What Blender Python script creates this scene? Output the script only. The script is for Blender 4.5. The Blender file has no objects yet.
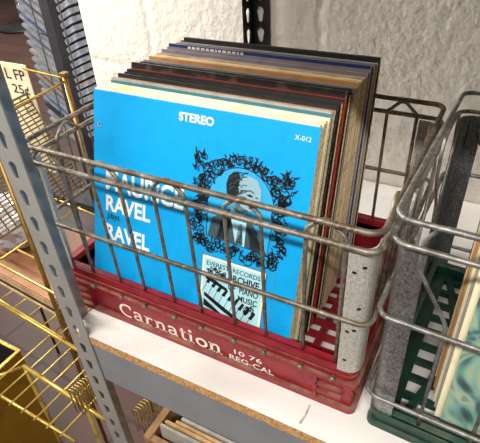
import bpy, bmesh, math, random
from mathutils import Vector, Matrix, Euler
random.seed(7)
scn = bpy.context.scene
col = scn.collection
PI = math.pi

# ------------------------------------------------------------------ materials
def lin(c):
    if isinstance(c, str):
        c = [int(c[i:i + 2], 16) / 255 for i in (0, 2, 4)]
    return tuple((x / 12.92 if x <= .04045 else ((x + .055) / 1.055) ** 2.4) for x in c) + (1,)

def mat(name, c, rough=.6, metal=0., c2=None, nscale=60, lo=.45, hi=.65, bump=0., bscale=120, detail=4, spec=.5, stretch=None, c3=None, n3=200, lo3=.6, hi3=.7):
    m = bpy.data.materials.new(name); m.use_nodes = True
    nt = m.node_tree; N = nt.nodes; L = nt.links
    b = N['Principled BSDF']
    b.inputs['Base Color'].default_value = lin(c)
    b.inputs['Roughness'].default_value = rough
    b.inputs['Metallic'].default_value = metal
    b.inputs['Specular IOR Level'].default_value = spec
    tc = N.new('ShaderNodeTexCoord')
    src = tc.outputs['Object']
    if stretch:
        mp = N.new('ShaderNodeMapping'); mp.inputs['Scale'].default_value = stretch
        L.new(src, mp.inputs['Vector']); src = mp.outputs['Vector']
    def layer(prev, c2, sc, lo, hi):
        n = N.new('ShaderNodeTexNoise'); n.inputs['Scale'].default_value = sc; n.inputs['Detail'].default_value = detail
        L.new(src, n.inputs['Vector'])
        r = N.new('ShaderNodeMapRange'); r.inputs['From Min'].default_value = lo; r.inputs['From Max'].default_value = hi
        L.new(n.outputs['Fac'], r.inputs['Value'])
        x = N.new('ShaderNodeMix'); x.data_type = 'RGBA'
        L.new(r.outputs['Result'], x.inputs['Factor'])
        if isinstance(prev, tuple): x.inputs['A'].default_value = prev
        else: L.new(prev, x.inputs['A'])
        x.inputs['B'].default_value = lin(c2)
        return x.outputs['Result']
    p = lin(c)
    if c2: p = layer(p, c2, nscale, lo, hi)
    if c3: p = layer(p, c3, n3, lo3, hi3)
    if not isinstance(p, tuple): L.new(p, b.inputs['Base Color'])
    if bump:
        n = N.new('ShaderNodeTexNoise'); n.inputs['Scale'].default_value = bscale; n.inputs['Detail'].default_value = 5
        L.new(src, n.inputs['Vector'])
        bp = N.new('ShaderNodeBump'); bp.inputs['Strength'].default_value = bump; bp.inputs['Distance'].default_value = .002
        L.new(n.outputs['Fac'], bp.inputs['Height']); L.new(bp.outputs['Normal'], b.inputs['Normal'])
    return m

M = {}
M['wire'] = mat('worn crate wire', '8e877b', .5, .55, '6e6355', 70, .42, .62, .25, 300, c3='a8a49c', n3=160, lo3=.55, hi3=.7)
M['railwire'] = mat('rusty rail wire', '827769', .5, .55, '62503e', 45, .4, .62, .25, 300, c3='a89d92', n3=140, lo3=.56, hi3=.7)
M['galv'] = mat('galvanised sheet', 'cfccc4', .42, .35, 'aaa79f', 420, .44, .66, .3, 260, c3='dad8d0', n3=500, lo3=.57, hi3=.68)
M['galvdark'] = mat('weathered galvanised sheet', '9b9a98', .42, .8, '747474', 320, .42, .64, .4, 240, c3='c2c2c0', n3=480, lo3=.57, hi3=.66)
M['galvwire'] = mat('galvanised wire', '8f8d89', .45, .6, '6d6a66', 80, .42, .62, .25, 300, c3='adaba7', n3=200, lo3=.57, hi3=.7)
M['hole'] = mat('dark hole', '0c0a09', .8)
M['red'] = mat('red crate plastic', '8e1a26', .42, 0, '7a0f1c', 35, .42, .66, .12, 180, c3='ad4a4c', n3=260, lo3=.66, hi3=.74)
M['reddust'] = mat('dust on red plastic', '7a4038', .85, 0, '8a6652', 60, .38, .6, .2, 240)
M['green'] = mat('green crate plastic', '123b2c', .45, 0, '0d2c22', 35, .42, .66, .12, 180, c3='3b5a4b', n3=200, lo3=.66, hi3=.78)
M['greendust'] = mat('dusty green plastic', '2c4a3c', .8, 0, '4d5a4b', 60, .42, .64, .2, 240)
M['white_print'] = mat('faded white print', 'ece4dc', .6, 0, 'd8a8a4', 140, .6, .72)
M['rivet'] = mat('rivet metal', '8d8474', .5, .5, '5b4b3c', 120)
M['laminate'] = mat('white laminate', 'ebe8e4', .35, 0, 'd9d5d0', 6, .5, .72, 0, c3='bdb2aa', n3=90, lo3=.72, hi3=.8)
M['chip'] = mat('chipboard edge', 'cf9f67', .9, 0, 'a87744', 260, .42, .62, .5, 300, c3='e6c492', n3=420, lo3=.56, hi3=.66)
M['beam'] = mat('grey painted steel', '8f9297', .45, .1, '84878c', 12, .45, .7, 0, c3='5d6065', n3=22, lo3=.7, hi3=.8)
M['post'] = mat('grey post paint', '9a9894', .4, .0, '908e8a', 20, .45, .7)
M['blackpost'] = mat('black post paint', '1c1b1a', .5, .1, '262422', 30)
M['wood'] = mat('pale pine plank', 'a9825a', .75, 0, '8a6440', 18, .4, .66, .25, 60, stretch=(4, 1, 4))
M['gold'] = mat('gold wire', 'cdb05a', .32, .6, 'b08c40', 60, .45, .68)
M['goldtube'] = mat('gold post', '93733a', .4, .6, '77592a', 50, .45, .68)
M['goldmesh'] = mat('dull gold mesh', '8a754e', .5, .4, '6d5a3a', 60)
M['brass'] = mat('polished brass', 'c09a34', .25, .6, '94741f', 9, .4, .7, .25, 30)
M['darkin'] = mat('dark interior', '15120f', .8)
M['cream'] = mat('cream card', 'f0e4c2', .75, 0, 'dccb9e', 40, .5, .72)
M['tan'] = mat('tan card', 'c9a878', .8, 0, 'b08c5c', 40)
M['paper'] = mat('white paper', 'eeeae0', .8, 0, 'dcd6c8', 50)
M['cardedge'] = mat('card edge', 'ecdcb4', .85, 0, 'c3a26a', 320, .46, .68)
M['edgedark'] = mat('dark card edge', '6b5230', .85, 0, '2c231a', 300, .42, .62)
M['plastic'] = mat('crumpled polythene', 'bdbcc0', .25, 0, '9c8f92', 26)
M['signink'] = mat('marker ink', '2a2620', .8)
M['rackpanel'] = mat('dark rack panel', '514f54', .6, 0, '48464b', 15)

def cover(name, c, c2=None, r=.45):
    return mat(name, c, r, 0, c2 or c, 50, .5, .72)

# ------------------------------------------------------------------ mesh helpers
class MB:
    def __init__(s): s.v = []; s.f = []; s.m = []
    def add(s, verts, faces, mi=0):
        o = len(s.v); s.v += [tuple(x) for x in verts]
        for f in faces: s.f.append([o + i for i in f]); s.m.append(mi)
    def box(s, a, b, mi=0, top=None):
        x0, y0, z0 = a; x1, y1, z1 = b
        v = [(x0, y0, z0), (x1, y0, z0), (x1, y1, z0), (x0, y1, z0), (x0, y0, z1), (x1, y0, z1), (x1, y1, z1), (x0, y1, z1)]
        s.add(v, [(0, 3, 2, 1), (0, 1, 5, 4), (1, 2, 6, 5), (2, 3, 7, 6), (3, 0, 4, 7)], mi)
        s.add([v[4], v[5], v[6], v[7]], [(0, 1, 2, 3)], mi if top is None else top)
    def tube(s, pts, r, n=8, closed=False, mi=0):
        P = [Vector(p) for p in pts]; k = len(P)
        if k < 2: return
        T = []
        for i in range(k):
            if closed: t = P[(i + 1) % k] - P[i - 1]
            else: t = P[min(i + 1, k - 1)] - P[max(i - 1, 0)]
            T.append(t.normalized())
        up = Vector((0, 0, 1)) if abs(T[0].z) < .9 else Vector((1, 0, 0))
        nv = (up - T[0] * up.dot(T[0])).normalized()
        rings = []
        for i in range(k):
            nv = (nv - T[i] * nv.dot(T[i])).normalized(); bv = T[i].cross(nv)
            rings.append([P[i] + (nv * math.cos(2 * PI * j / n) + bv * math.sin(2 * PI * j / n)) * r for j in range(n)])
        v = [q for R_ in rings for q in R_]; f = []
        for i in range(k if closed else k - 1):
            a = i * n; b = ((i + 1) % k) * n
            for j in range(n): f.append((a + j, a + (j + 1) % n, b + (j + 1) % n, b + j))
        if not closed:
            f.append(tuple(range(n - 1, -1, -1))); f.append(tuple((k - 1) * n + j for j in range(n)))
        s.add(v, f, mi)
    def poly(s, pts, mi=0): s.add(pts, [tuple(range(len(pts)))], mi)
    def build(s, name, mats, parent=None, loc=(0, 0, 0), rot=(0, 0, 0), smooth=False):
        me = bpy.data.meshes.new(name); me.from_pydata(s.v, [], s.f)
        for m in (mats if isinstance(mats, (list, tuple)) else [mats]): me.materials.append(m)
        for p, i in zip(me.polygons, s.m):
            p.material_index = i; p.use_smooth = smooth
        me.update()
        return link(name, me, parent, loc, rot)

def link(name, me, parent=None, loc=(0, 0, 0), rot=(0, 0, 0)):
    o = bpy.data.objects.new(name, me); col.objects.link(o)
    o.location = loc; o.rotation_euler = rot
    if parent: o.parent = parent
    return o

def tag(o, label, cat, group=None):
    o['label'] = label; o['category'] = cat
    if group: o['group'] = group
    return o
def thing(name, label, cat, loc=(0, 0, 0), rot=(0, 0, 0), group=None):
    o = bpy.data.objects.new(name, None); col.objects.link(o); o.location = loc; o.rotation_euler = rot
    o.empty_display_size = .02
    return tag(o, label, cat, group)
def struct(o): o['kind'] = 'structure'; return o

def fillet(pts, r, n=5, closed=False):
    P = [Vector(p) for p in pts]; k = len(P); out = []
    for i in range(k):
        if not closed and i in (0, k - 1): out.append(P[i]); continue
        a = P[i - 1]; b = P[i]; c = P[(i + 1) % k]
        u = (a - b); w = (c - b); rr = min(r, u.length * .49, w.length * .49)
        p0 = b + u.normalized() * rr; p1 = b + w.normalized() * rr
        for j in range(n + 1):
            t = j / n; out.append(p0 * (1 - t) ** 2 + b * 2 * t * (1 - t) + p1 * t * t)
    return out

def rrect(x0, x1, y0, y1, r, n=6):
    out = []
    for cx, cy, a0 in ((x1 - r, y0 + r, -90), (x1 - r, y1 - r, 0), (x0 + r, y1 - r, 90), (x0 + r, y0 + r, 180)):
        for j in range(n + 1):
            a = math.radians(a0 + 90 * j / n); out.append((cx + r * math.cos(a), cy + r * math.sin(a)))
    return out

def band(mb, W, D, o, i, z0, z1, mi=0, top=None, r=.02):
    """hollow rounded rectangular band: outer inset o, inner inset i"""
    A = rrect(o, W - o, o, D - o, max(r - o, .003)); B = rrect(i, W - i, i, D - i, max(r - i, .003)); n = len(A)
    v = [(x, y, z0) for x, y in A] + [(x, y, z1) for x, y in A] + [(x, y, z0) for x, y in B] + [(x, y, z1) for x, y in B]
    f = []; ft = []
    for k in range(n):
        q = (k + 1) % n
        f += [(k, q, n + q, n + k), (2 * n + q, 2 * n + k, 3 * n + k, 3 * n + q), (q, k, 2 * n + k, 2 * n + q)]
        ft.append((n + k, n + q, 3 * n + q, 3 * n + k))
    mb.add(v, f, mi); mb.add(v, ft, mi if top is None else top)

# flat printing helpers (2-D shapes on a plane) ------------------------------
class Print:
    def __init__(s): s.mb = MB()
    def stroke(s, pts, w, mi=0, w2=None):
        P = [Vector((p[0], p[1])) for p in pts]; k = len(P)
        if k < 2: return
        Lp = []; Rp = []
        for i in range(k):
            t = (P[min(i + 1, k - 1)] - P[max(i - 1, 0)])
            if t.length < 1e-9: t = Vector((1, 0))
            t.normalize(); nn = Vector((-t.y, t.x))
            ww = w if w2 is None else w + (w2 - w) * i / (k - 1)
            Lp.append(P[i] + nn * ww / 2); Rp.append(P[i] - nn * ww / 2)
        v = Lp + Rp
        s.mb.add([(a.x, a.y, 0) for a in v], [(k + i, k + i + 1, i + 1, i) for i in range(k - 1)], mi)
    def poly(s, pts, mi=0):
        s.mb.poly([(x, y, 0) for x, y in pts], mi)
    def disc(s, x, y, rx, ry=None, mi=0, n=20):
        ry = ry or rx
        s.poly([(x + rx * math.cos(2 * PI * k / n), y + ry * math.sin(2 * PI * k / n)) for k in range(n)], mi)
    def rect(s, x0, x1, y0, y1, mi=0): s.poly([(x0, y0), (x1, y0), (x1, y1), (x0, y1)], mi)
    def text(s, body, x0, x1, y0, y1, off=0., mi=0, shear=0., skew=0.):
        cu = bpy.data.curves.new('lettering', 'FONT'); cu.body = body; cu.offset = off; cu.resolution_u = 3; cu.shear = shear
        ob = bpy.data.objects.new('lettering', cu); col.objects.link(ob)
        dg = bpy.context.evaluated_depsgraph_get(); me = bpy.data.meshes.new_from_object(ob.evaluated_get(dg))
        bpy.data.objects.remove(ob); bpy.data.curves.remove(cu)
        xs = [v.co.x for v in me.vertices]; ys = [v.co.y for v in me.vertices]
        a, b, c, d = min(xs), max(xs), min(ys), max(ys)
        V = []
        for v in me.vertices:
            u = (v.co.x - a) / (b - a); w = (v.co.y - c) / (d - c)
            V.append((x0 + u * (x1 - x0), y0 + w * (y1 - y0) + skew * u, 0))
        s.mb.add(V, [tuple(p.vertices) for p in me.polygons], mi)
        bpy.data.meshes.remove(me)
    def build(s, name, mats, parent, y, plane='front', sc=1., ox=0., oz=0.):
        """put the print on a vertical face looking towards -y, at depth y"""
        s.mb.v = [(ox + v[0] * sc, y, oz + v[1] * sc) for v in s.mb.v]
        return s.mb.build(name, mats, parent)

def arc(cx, cy, rx, ry, a0, a1, n=14):
    return [(cx + rx * math.cos(math.radians(a0 + (a1 - a0) * k / n)), cy + ry * math.sin(math.radians(a0 + (a1 - a0) * k / n))) for k in range(n + 1)]

# ------------------------------------------------------------------ camera
cam = bpy.data.cameras.new('camera'); co = bpy.data.objects.new('camera', cam); col.objects.link(co); scn.camera = co
R = [[0.880360217073564, 0.4718378048840607, -0.04832156947345945], [0.24132829923231816, -0.5333050112017804, -0.8107690281558033], [-0.40832161366234837, 0.7021074354464991, -0.5833683303941997]]
C = (.4835, -.3493, .5365)
mw = Matrix(((R[0][0], -R[1][0], -R[2][0], C[0]), (R[0][1], -R[1][1], -R[2][1], C[1]), (R[0][2], -R[1][2], -R[2][2], C[2]), (0, 0, 0, 1)))
co.matrix_world = mw
cam.sensor_fit = 'HORIZONTAL'; cam.sensor_width = 36; cam.lens = 488.4885 / 480 * 36
cam.clip_start = .01; cam.clip_end = 100

# ------------------------------------------------------------------ setting: wall, floor
WALL_Y = .538
def wall_material():
    m = bpy.data.materials.new('painted block wall'); m.use_nodes = True
    nt = m.node_tree; N = nt.nodes; L = nt.links; b = N['Principled BSDF']
    b.inputs['Roughness'].default_value = .55
    tc = N.new('ShaderNodeTexCoord'); src = tc.outputs['Object']
    n0 = N.new('ShaderNodeTexNoise'); n0.inputs['Scale'].default_value = 9; n0.inputs['Detail'].default_value = 3; L.new(src, n0.inputs['Vector'])
    x = N.new('ShaderNodeMix'); x.data_type = 'RGBA'; x.inputs['A'].default_value = lin('efeae0'); x.inputs['B'].default_value = lin('e6e0d5')
    L.new(n0.outputs['Fac'], x.inputs['Factor']); L.new(x.outputs['Result'], b.inputs['Base Color'])
    mp = N.new('ShaderNodeMapping'); mp.inputs['Rotation'].default_value = (PI / 2, 0, 0); mp.inputs['Location'].default_value = (.035, .023, 0)
    # object x,z -> brick u,v
    sep = N.new('ShaderNodeSeparateXYZ'); L.new(src, sep.inputs['Vector'])
    cmb = N.new('ShaderNodeCombineXYZ')
    nz = N.new('ShaderNodeTexNoise'); nz.inputs['Scale'].default_value = 14; L.new(src, nz.inputs['Vector'])
    w1 = N.new('ShaderNodeMath'); w1.operation = 'MULTIPLY_ADD'; w1.inputs[1].default_value = .02; L.new(nz.outputs['Fac'], w1.inputs[0])
    a1 = N.new('ShaderNodeMath'); a1.operation = 'ADD'; a1.inputs[1].default_value = 10.225; L.new(sep.outputs['X'], w1.inputs[2]); L.new(w1.outputs[0], a1.inputs[0])
    w2 = N.new('ShaderNodeMath'); w2.operation = 'MULTIPLY_ADD'; w2.inputs[1].default_value = .014; L.new(nz.outputs['Fac'], w2.inputs[0]); L.new(sep.outputs['Z'], w2.inputs[2])
    a2 = N.new('ShaderNodeMath'); a2.operation = 'ADD'; a2.inputs[1].default_value = 4.018; L.new(w2.outputs[0], a2.inputs[0])
    L.new(a1.outputs[0], cmb.inputs['X']); L.new(a2.outputs[0], cmb.inputs['Y'])
    br = N.new('ShaderNodeTexBrick'); br.inputs['Scale'].default_value = 1; br.inputs['Brick Width'].default_value = .4; br.inputs['Row Height'].default_value = .2
    br.inputs['Mortar Size'].default_value = .014; br.inputs['Mortar Smooth'].default_value = 1
    L.new(cmb.outputs[0], br.inputs['Vector'])
    n1 = N.new('ShaderNodeTexNoise'); n1.inputs['Scale'].default_value = 48; n1.inputs['Detail'].default_value = 3; L.new(src, n1.inputs['Vector'])
    n2 = N.new('ShaderNodeTexNoise'); n2.inputs['Scale'].default_value = 150; n2.inputs['Detail'].default_value = 3; L.new(src, n2.inputs['Vector'])
    b1 = N.new('ShaderNodeBump'); b1.invert = True; b1.inputs['Strength'].default_value = .5; b1.inputs['Distance'].default_value = .003; L.new(br.outputs['Fac'], b1.inputs['Height'])
    b2 = N.new('ShaderNodeBump'); b2.inputs['Strength'].default_value = .65; b2.inputs['Distance'].default_value = .005; L.new(n1.outputs['Fac'], b2.inputs['Height']); L.new(b1.outputs['Normal'], b2.inputs['Normal'])
    b3 = N.new('ShaderNodeBump'); b3.inputs['Strength'].default_value = .5; b3.inputs['Distance'].default_value = .002; L.new(n2.outputs['Fac'], b3.inputs['Height']); L.new(b2.outputs['Normal'], b3.inputs['Normal'])
    L.new(b3.outputs['Normal'], b.inputs['Normal'])
    return m
M['wall'] = wall_material()
mb = MB(); mb.box((-.43, WALL_Y, -.75), (2.2, WALL_Y + .2, 2.2))
struct(mb.build('wall_back', M['wall']))

def floor_material():
    m = bpy.data.materials.new('terracotta tile floor'); m.use_nodes = True
    nt = m.node_tree; N = nt.nodes; L = nt.links; b = N['Principled BSDF']; b.inputs['Roughness'].default_value = .45
    tc = N.new('ShaderNodeTexCoord')
    mp = N.new('ShaderNodeMapping'); mp.inputs['Rotation'].default_value = (0, 0, math.radians(5)); mp.inputs['Location'].default_value = (.06, .03, 0); L.new(tc.outputs['Object'], mp.inputs['Vector'])
    br = N.new('ShaderNodeTexBrick'); br.offset = .5; br.inputs['Scale'].default_value = 1; br.inputs['Brick Width'].default_value = .4; br.inputs['Row Height'].default_value = .2
    br.inputs['Mortar Size'].default_value = .006; br.inputs['Color1'].default_value = lin('5a3d35'); br.inputs['Color2'].default_value = lin('64463c'); br.inputs['Mortar'].default_value = lin('3f2b26')
    L.new(mp.outputs['Vector'], br.inputs['Vector'])
    n = N.new('ShaderNodeTexNoise'); n.inputs['Scale'].default_value = 6; n.inputs['Detail'].default_value = 5; L.new(tc.outputs['Object'], n.inputs['Vector'])
    x = N.new('ShaderNodeMix'); x.data_type = 'RGBA'; x.blend_type = 'MULTIPLY'; x.inputs['Factor'].default_value = .35
    L.new(br.outputs['Color'], x.inputs['A']); L.new(n.outputs['Color'], x.inputs['B']); L.new(x.outputs['Result'], b.inputs['Base Color'])
    return m
mb = MB(); mb.box((-7, -3, -.8), (3, 7, -.75)); struct(mb.build('floor', floor_material()))
mb = MB(); mb.box((-7, 6.8, -.75), (-.43, 7, 2.2)); struct(mb.build('wall_far', mat('dim far wall', '8b8988', .8, 0, '7d7b7a', 3)))

# ------------------------------------------------------------------ shelving unit
unit = thing('shelving_unit', 'grey steel boltless shelving unit with white laminate boards against the white wall', 'shelf', (0, 0, 0))

def slotted_flange(width, cx, z0, ncell, pitch=.0381, t=.002, big=.0062, small=.0034):
    """sheet strip in the xz plane with keyhole slots; returns a bmesh, front face at y=0, thickness towards +y"""
    bm = bmesh.new()
    key = [(cx + big * math.cos(math.radians(a)), .006 + big * math.sin(math.radians(a))) for a in range(-30, 211, 30)]
    key += [(cx + small * math.cos(math.radians(a)), -.0085 + small * math.sin(math.radians(a))) for a in range(190, 351, 32)]
    for k in range(ncell):
        zc = z0 + pitch * k
        out = [(0, -pitch / 2), (width, -pitch / 2), (width, pitch / 2), (0, pitch / 2)]
        edges = []
        for loop in (out, key):
            vs = [bm.verts.new((x, 0, zc + z)) for x, z in loop]
            edges += [bm.edges.new((vs[i], vs[(i + 1) % len(vs)])) for i in range(len(vs))]
        bmesh.ops.triangle_fill(bm, edges=edges, use_beauty=True)
    bmesh.ops.remove_doubles(bm, verts=bm.verts, dist=1e-5)
    bmesh.ops.recalc_face_normals(bm, faces=bm.faces)
    r = bmesh.ops.extrude_face_region(bm, geom=bm.faces[:])
    bmesh.ops.translate(bm, vec=(0, t, 0), verts=[g for g in r['geom'] if isinstance(g, bmesh.types.BMVert)])
    bmesh.ops.recalc_face_normals(bm, faces=bm.faces)
    return bm

def angle_post(name, m, loc, rot, width, z0, ncell, cx, big=.0062, small=.0034):
    """L-shaped post: front flange in xz plane, side flange running back; one mesh"""
    a = slotted_flange(width, cx, z0, ncell, big=big, small=small)
    b = slotted_flange(width, cx, z0, ncell, big=big, small=small)
    bmesh.ops.rotate(b, cent=(0, 0, 0), matrix=Matrix.Rotation(PI / 2, 3, 'Z'), verts=b.verts)   # runs towards +y
    bmesh.ops.translate(b, vec=(.002, .0005, 0), verts=b.verts)
    me = bpy.data.meshes.new(name); b.to_mesh(me); a.from_mesh(me); a.to_mesh(me); a.free(); b.free()
    me.materials.append(m)
    return link(name, me, unit, loc, rot)
# front-left post: slot centres measured on a 38.1 mm pitch; the post leans a little
angle_post('upright_post', M['post'], (.0045, -.047, 0), (0, -.034, 0), .038, .307 - .0381 * 27, 46, .0175)
# rear-left post, black, flanges towards the wall: side flange runs forward
bl = angle_post('upright_post', M['blackpost'], (.0225, .5355, 0), (0, 0, -PI / 2), .038, .3115 - .0381 * 27, 46, .0185, big=.0078, small=.0048)
bl['label'] = 'black upright post by the wall'
angle_post('upright_post', M['post'], (1.05, -.047, 0), (0, 0, PI / 2), .038, .307 - .0381 * 27, 46, .0175)
angle_post('upright_post', M['blackpost'], (1.05, .5355, 0), (0, 0, PI), .038, .307 - .0381 * 27, 46, .0175)

def shelf_board(z, name='shelf_board'):
    mb = MB(); x0, x1, y0, y1, t = .0095, 1.045, -.0447, .533, .0165
    v = [(x0, y0, z - t), (x1, y0, z - t), (x1, y1, z - t), (x0, y1, z - t), (x0, y0, z), (x1, y0, z), (x1, y1, z), (x0, y1, z)]
    mb.add(v, [(0, 3, 2, 1), (0, 1, 5, 4), (1, 2, 6, 5), (2, 3, 7, 6), (3, 0, 4, 7)], 1); mb.add(v[4:], [(0, 1, 2, 3)], 0)
    o = mb.build(name, [M['laminate'], M['chip']], unit)
    fb = MB()
    fb.box((.043, -.0437, z - .098), (1.02, -.0417, z - .0168)); fb.box((.043, -.0417, z - .0188), (1.02, -.012, z - .0168))
    fb.box((.043, -.0417, z - .098), (1.02, -.034, z - .096))
    fb.build('front_beam', M['beam'], unit)
    bb = MB(); bb.box((.06, .5, z - .098), (1.02, .502, z - .0168)); bb.build('rear_beam', M['beam'], unit)
    return o
sb = shelf_board(0)
shelf_board(.61); shelf_board(-.53)
# a dried drip on the white board
mb = MB(); mb.poly([(.3655, -.036, .0003), (.3685, -.037, .0003), (.3705, -.022, .0003), (.3695, -.008, .0003), (.3675, -.009, .0003), (.368, -.022, .0003)])
mb.build('dirt_mark', mat('brown dirt', 'a39484', .9, 0, 'cfc5ba', 120), sb)

# ------------------------------------------------------------------ milk crates
def crate(root, W, D, zr, z1, z2, zm, inset, plast, dust, sheet, wire, railm, pairs_f, style, ringo, corner_w=.03, low=None, lat='grid', rw=.0032, sw=.0023, left_w=None):
    # --- plastic base
    mb = MB()
    e = (0, 1)
    band(mb, W, D, .0, .012, 0, .007, 0, 1, r=.009)
    if style != 'hat':
        band(mb, W, D, .004, .0145, .007, zr, 0, 1, r=.012); band(mb, W, D, .002, .006, zr - .006, zr, 0, 1, r=.012)
    else:
        band(mb, W, D, .006, .011, .007, zr - .031, 0, r=.009)
        band(mb, W, D, .0, .012, zr - .031, zr - .0245, 0, 1, r=.009)
        band(mb, W, D, .005, .0145, zr - .0245, zr, 0, r=.016)
        band(mb, W, D, .0035, .006, zr - .019, zr - .0155, 0, 1, r=.016)
        band(mb, W, D, .0025, .006, zr - .004, zr, 0, r=.016)
    # corner ribs
    cl = .05
    for (xa, xb) in ((.004, cl), (W - cl, W - .004)) if style == 'hat' else ():
        for (ya, yb) in ((.0005, .007), (D - .007, D - .0005)):
            n = 2 if zr > .07 else 1
            for k in range(n):
                z = .007 + (zr - .038) * (k + 1) / (n + 1)
                mb.box((xa + .014 * (xa < .1), ya, z - .0018), (xb - .014 * (xb > .1), yb, z + .0018), 0, 1)
            xr = xb if xa < .1 else xa
            mb.box((xr - .002, ya, .006), (xr + .002, yb, zr - .03))
    for xe in ((.0005, .007), (W - .007, W - .0005)) if style == 'hat' else ():
        for yy in (cl, D - cl): mb.box((xe[0], yy - .002, .006), (xe[1], yy + .002, zr - .03))
        for (ya, yb) in ((.018, cl), (D - cl, D - .018)):
            for k in range(2):
                z = .007 + (zr - .038) * (k + 1) / 3
                mb.box((xe[0], ya, z - .0018), (xe[1], yb, z + .0018), 0, 1)
    # lattice floor
    if lat == 'grid':
        ny = 12; nx = 10
        for k in range(ny):
            y = .011 + (D - .022) * (k + .5) / ny; mb.box((.008, y - .004, .004), (W - .008, y + .004, .012), 0)
        for k in range(nx):
            x = .011 + (W - .022) * (k + .5) / nx; mb.box((x - .0045, .008, .0045), (x + .0045, D - .008, .0122), 0)
    else:
        ny = 10
        for k in range(ny):
            y = .011 + (D - .022) * (k + .5) / ny; mb.box((.008, y - .0038, .004), (W - .008, y + .0038, .012), 0)
        for k in range(7):
            xx = W * (k + .5) / 7
            pts = []
            for j in range(9):
                t = j / 8; pts.append((xx + .03 * math.sin(PI * t) * (-1 if k % 2 else 1), .01 + (D - .02) * t))
            for j in range(8):
                (xa, ya), (xb, yb) = pts[j], pts[j + 1]; h = .0045
                v = [(xa - h, ya, .0045), (xa + h, ya, .0045), (xb + h, yb, .0045), (xb - h, yb, .0045), (xa - h, ya, .0124), (xa + h, ya, .0124), (xb + h, yb, .0124), (xb - h, yb, .0124)]
                mb.add(v, [(0, 3, 2, 1), (4, 5, 6, 7), (0, 1, 5, 4), (1, 2, 6, 5), (2, 3, 7, 6), (3, 0, 4, 7)])
        mb.box((.008, .008, .004), (.03, D - .008, .0115)); mb.box((W - .03, .008, .004), (W - .008, D - .008, .0115))
    # inner wall between floor and rim
    band(mb, W, D, .010, .0145, .004, zr - .01, 0)
    mb.build('plastic_base', [plast, dust], root)
    # --- rails
    xa, xb, ya, yb = ringo
    def rail(name, z, r, m, g=0):
        t = MB(); t.tube([(x, y, z) for x, y in rrect(xa - g, xb + g, ya - g, yb + g, .015, 8)], r, 10, True); return t.build(name, m, root, smooth=True)
    rail('top_rail', z1, rw, railm); rail('lower_rail', z2, rw, wire, .001); rail('middle_rail', zm, .0028, railm if style == 'hat' else wire, .002)
    if low: rail('bottom_rail', low, .0026, wire, .001)
    # --- stays (bent wire loops) on the four sides
    zb = (zr - .03) if style == 'hat' else .02
    def stay(p, q, side):
        def P(u, z, i):
            # lean from the base out to the rail
            t = max(0, min(1, (z - zb) / (z2 - zb)))
            if side == 'f': return (u, .0085 + (ya + .0052 - .0085) * t + i, z)
            if side == 'b': return (u, D - .0085 + (yb - .0052 - D + .0085) * t - i, z)
            if side == 'l': return (.0085 + (xa + .0052 - .0085) * t + i, u, z)
            return (W - .0085 + (xb - .0052 - W + .0085) * t - i, u, z)
        if style == 'hat':
            pts = [P(p, zb, 0), P(p, z2 - .004, 0), P(p, z2 + .004, 0), P(p + .0165, z1 - .001, 0), P(q - .0165, z1 - .001, 0), P(q, z2 + .004, 0), P(q, z2 - .004, 0), P(q, zb, 0)]
            pts = fillet(pts, .007, 4)
        else:
            s = .034
            pts = [P(p, zb, 0), P(p, zm + .007, 0), P(p - s, z2 - .026, 0), P(p - s, z2 + .006, 0), P(p - s + .012, z1 - .002, 0), P(q + s - .012, z1 - .002, 0), P(q + s, z2 + .006, 0), P(q + s, z2 - .026, 0), P(q, zm + .007, 0), P(q, zb, 0)]
            pts = fillet(pts, .008, 4)
        t = MB(); t.tube(pts, sw, 8); t.build('wire_stay', wire, root, smooth=True)
        if style == 'hat' and side in 'fb':
            for u in (p, q):
                t = MB(); yy = -.0005 if side == 'f' else D + .0005
                t.tube([(u, .006 if side == 'f' else D - .006, zr - .0243), (u, yy, zr - .0243)], .0026, 8)
                t.tube([(u, .002 if side == 'f' else D - .002, zr - .0243), (u, yy - .001 * (1 if side == 'f' else -1), zr - .0243)], .0034, 8)
                t.build('rivet', M['rivet'], root, smooth=True)
    for p, q in pairs_f: stay(p, q, 'f'); stay(p, q, 'b')
    if style == 'hat': pl = [(.05, .0925), (.132, .1745), (.214, .2565)]
    else: pl = [(.075, .1), (.2, .225)]
    for p, q in pl: stay(p, q, 'l'); stay(p, q, 'r')
    # --- sheet-metal corner plates
    zt = z2 - .0025; z0 = zr - .005 if style == 'hat' else .012
    o = .0042; r = .015; T = .0013
    X0, X1, Y0, Y1 = xa + o, xb - o, ya + o, yb - o
    cw0 = corner_w
    for sx, sy in ((0, 0), (1, 0), (1, 1), (0, 1)):
        corner_w = left_w if (left_w and (sx, sy) == (0, 0)) else cw0
        prof = [(corner_w, 0)] + [(r - r * math.sin(math.radians(a)), r - r * math.cos(math.radians(a))) for a in range(0, 91, 15)] + [(0, corner_w)]
        inn = [(corner_w, T)] + [(r - (r - T) * math.sin(math.radians(a)), r - (r - T) * math.cos(math.radians(a))) for a in range(0, 91, 15)] + [(T, corner_w)]
        def w(p, z, fl=0):
            x = X0 + p[0] if sx == 0 else X1 - p[0]; y = Y0 + p[1] if sy == 0 else Y1 - p[1]
            return (x, y, z)
        mb = MB(); n = len(prof); loop = prof + inn[::-1]; k = len(loop)
        v = [w(p, z0) for p in loop] + [w(p, zt) for p in loop]
        f = [(i, (i + 1) % k, k + (i + 1) % k, k + i) for i in range(k)]
        for i in range(n - 1):
            j = k - 1 - i; f.append((i, i + 1, j - 1, j)); f.append((k + i, k + j, k + j - 1, k + i + 1))
        mb.add(v, f); pl_ = mb.build('corner_plate', sheet, root)
        bm = bmesh.new(); bm.from_mesh(pl_.data); bmesh.ops.recalc_face_normals(bm, faces=bm.faces); bm.to_mesh(pl_.data); bm.free()
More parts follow.
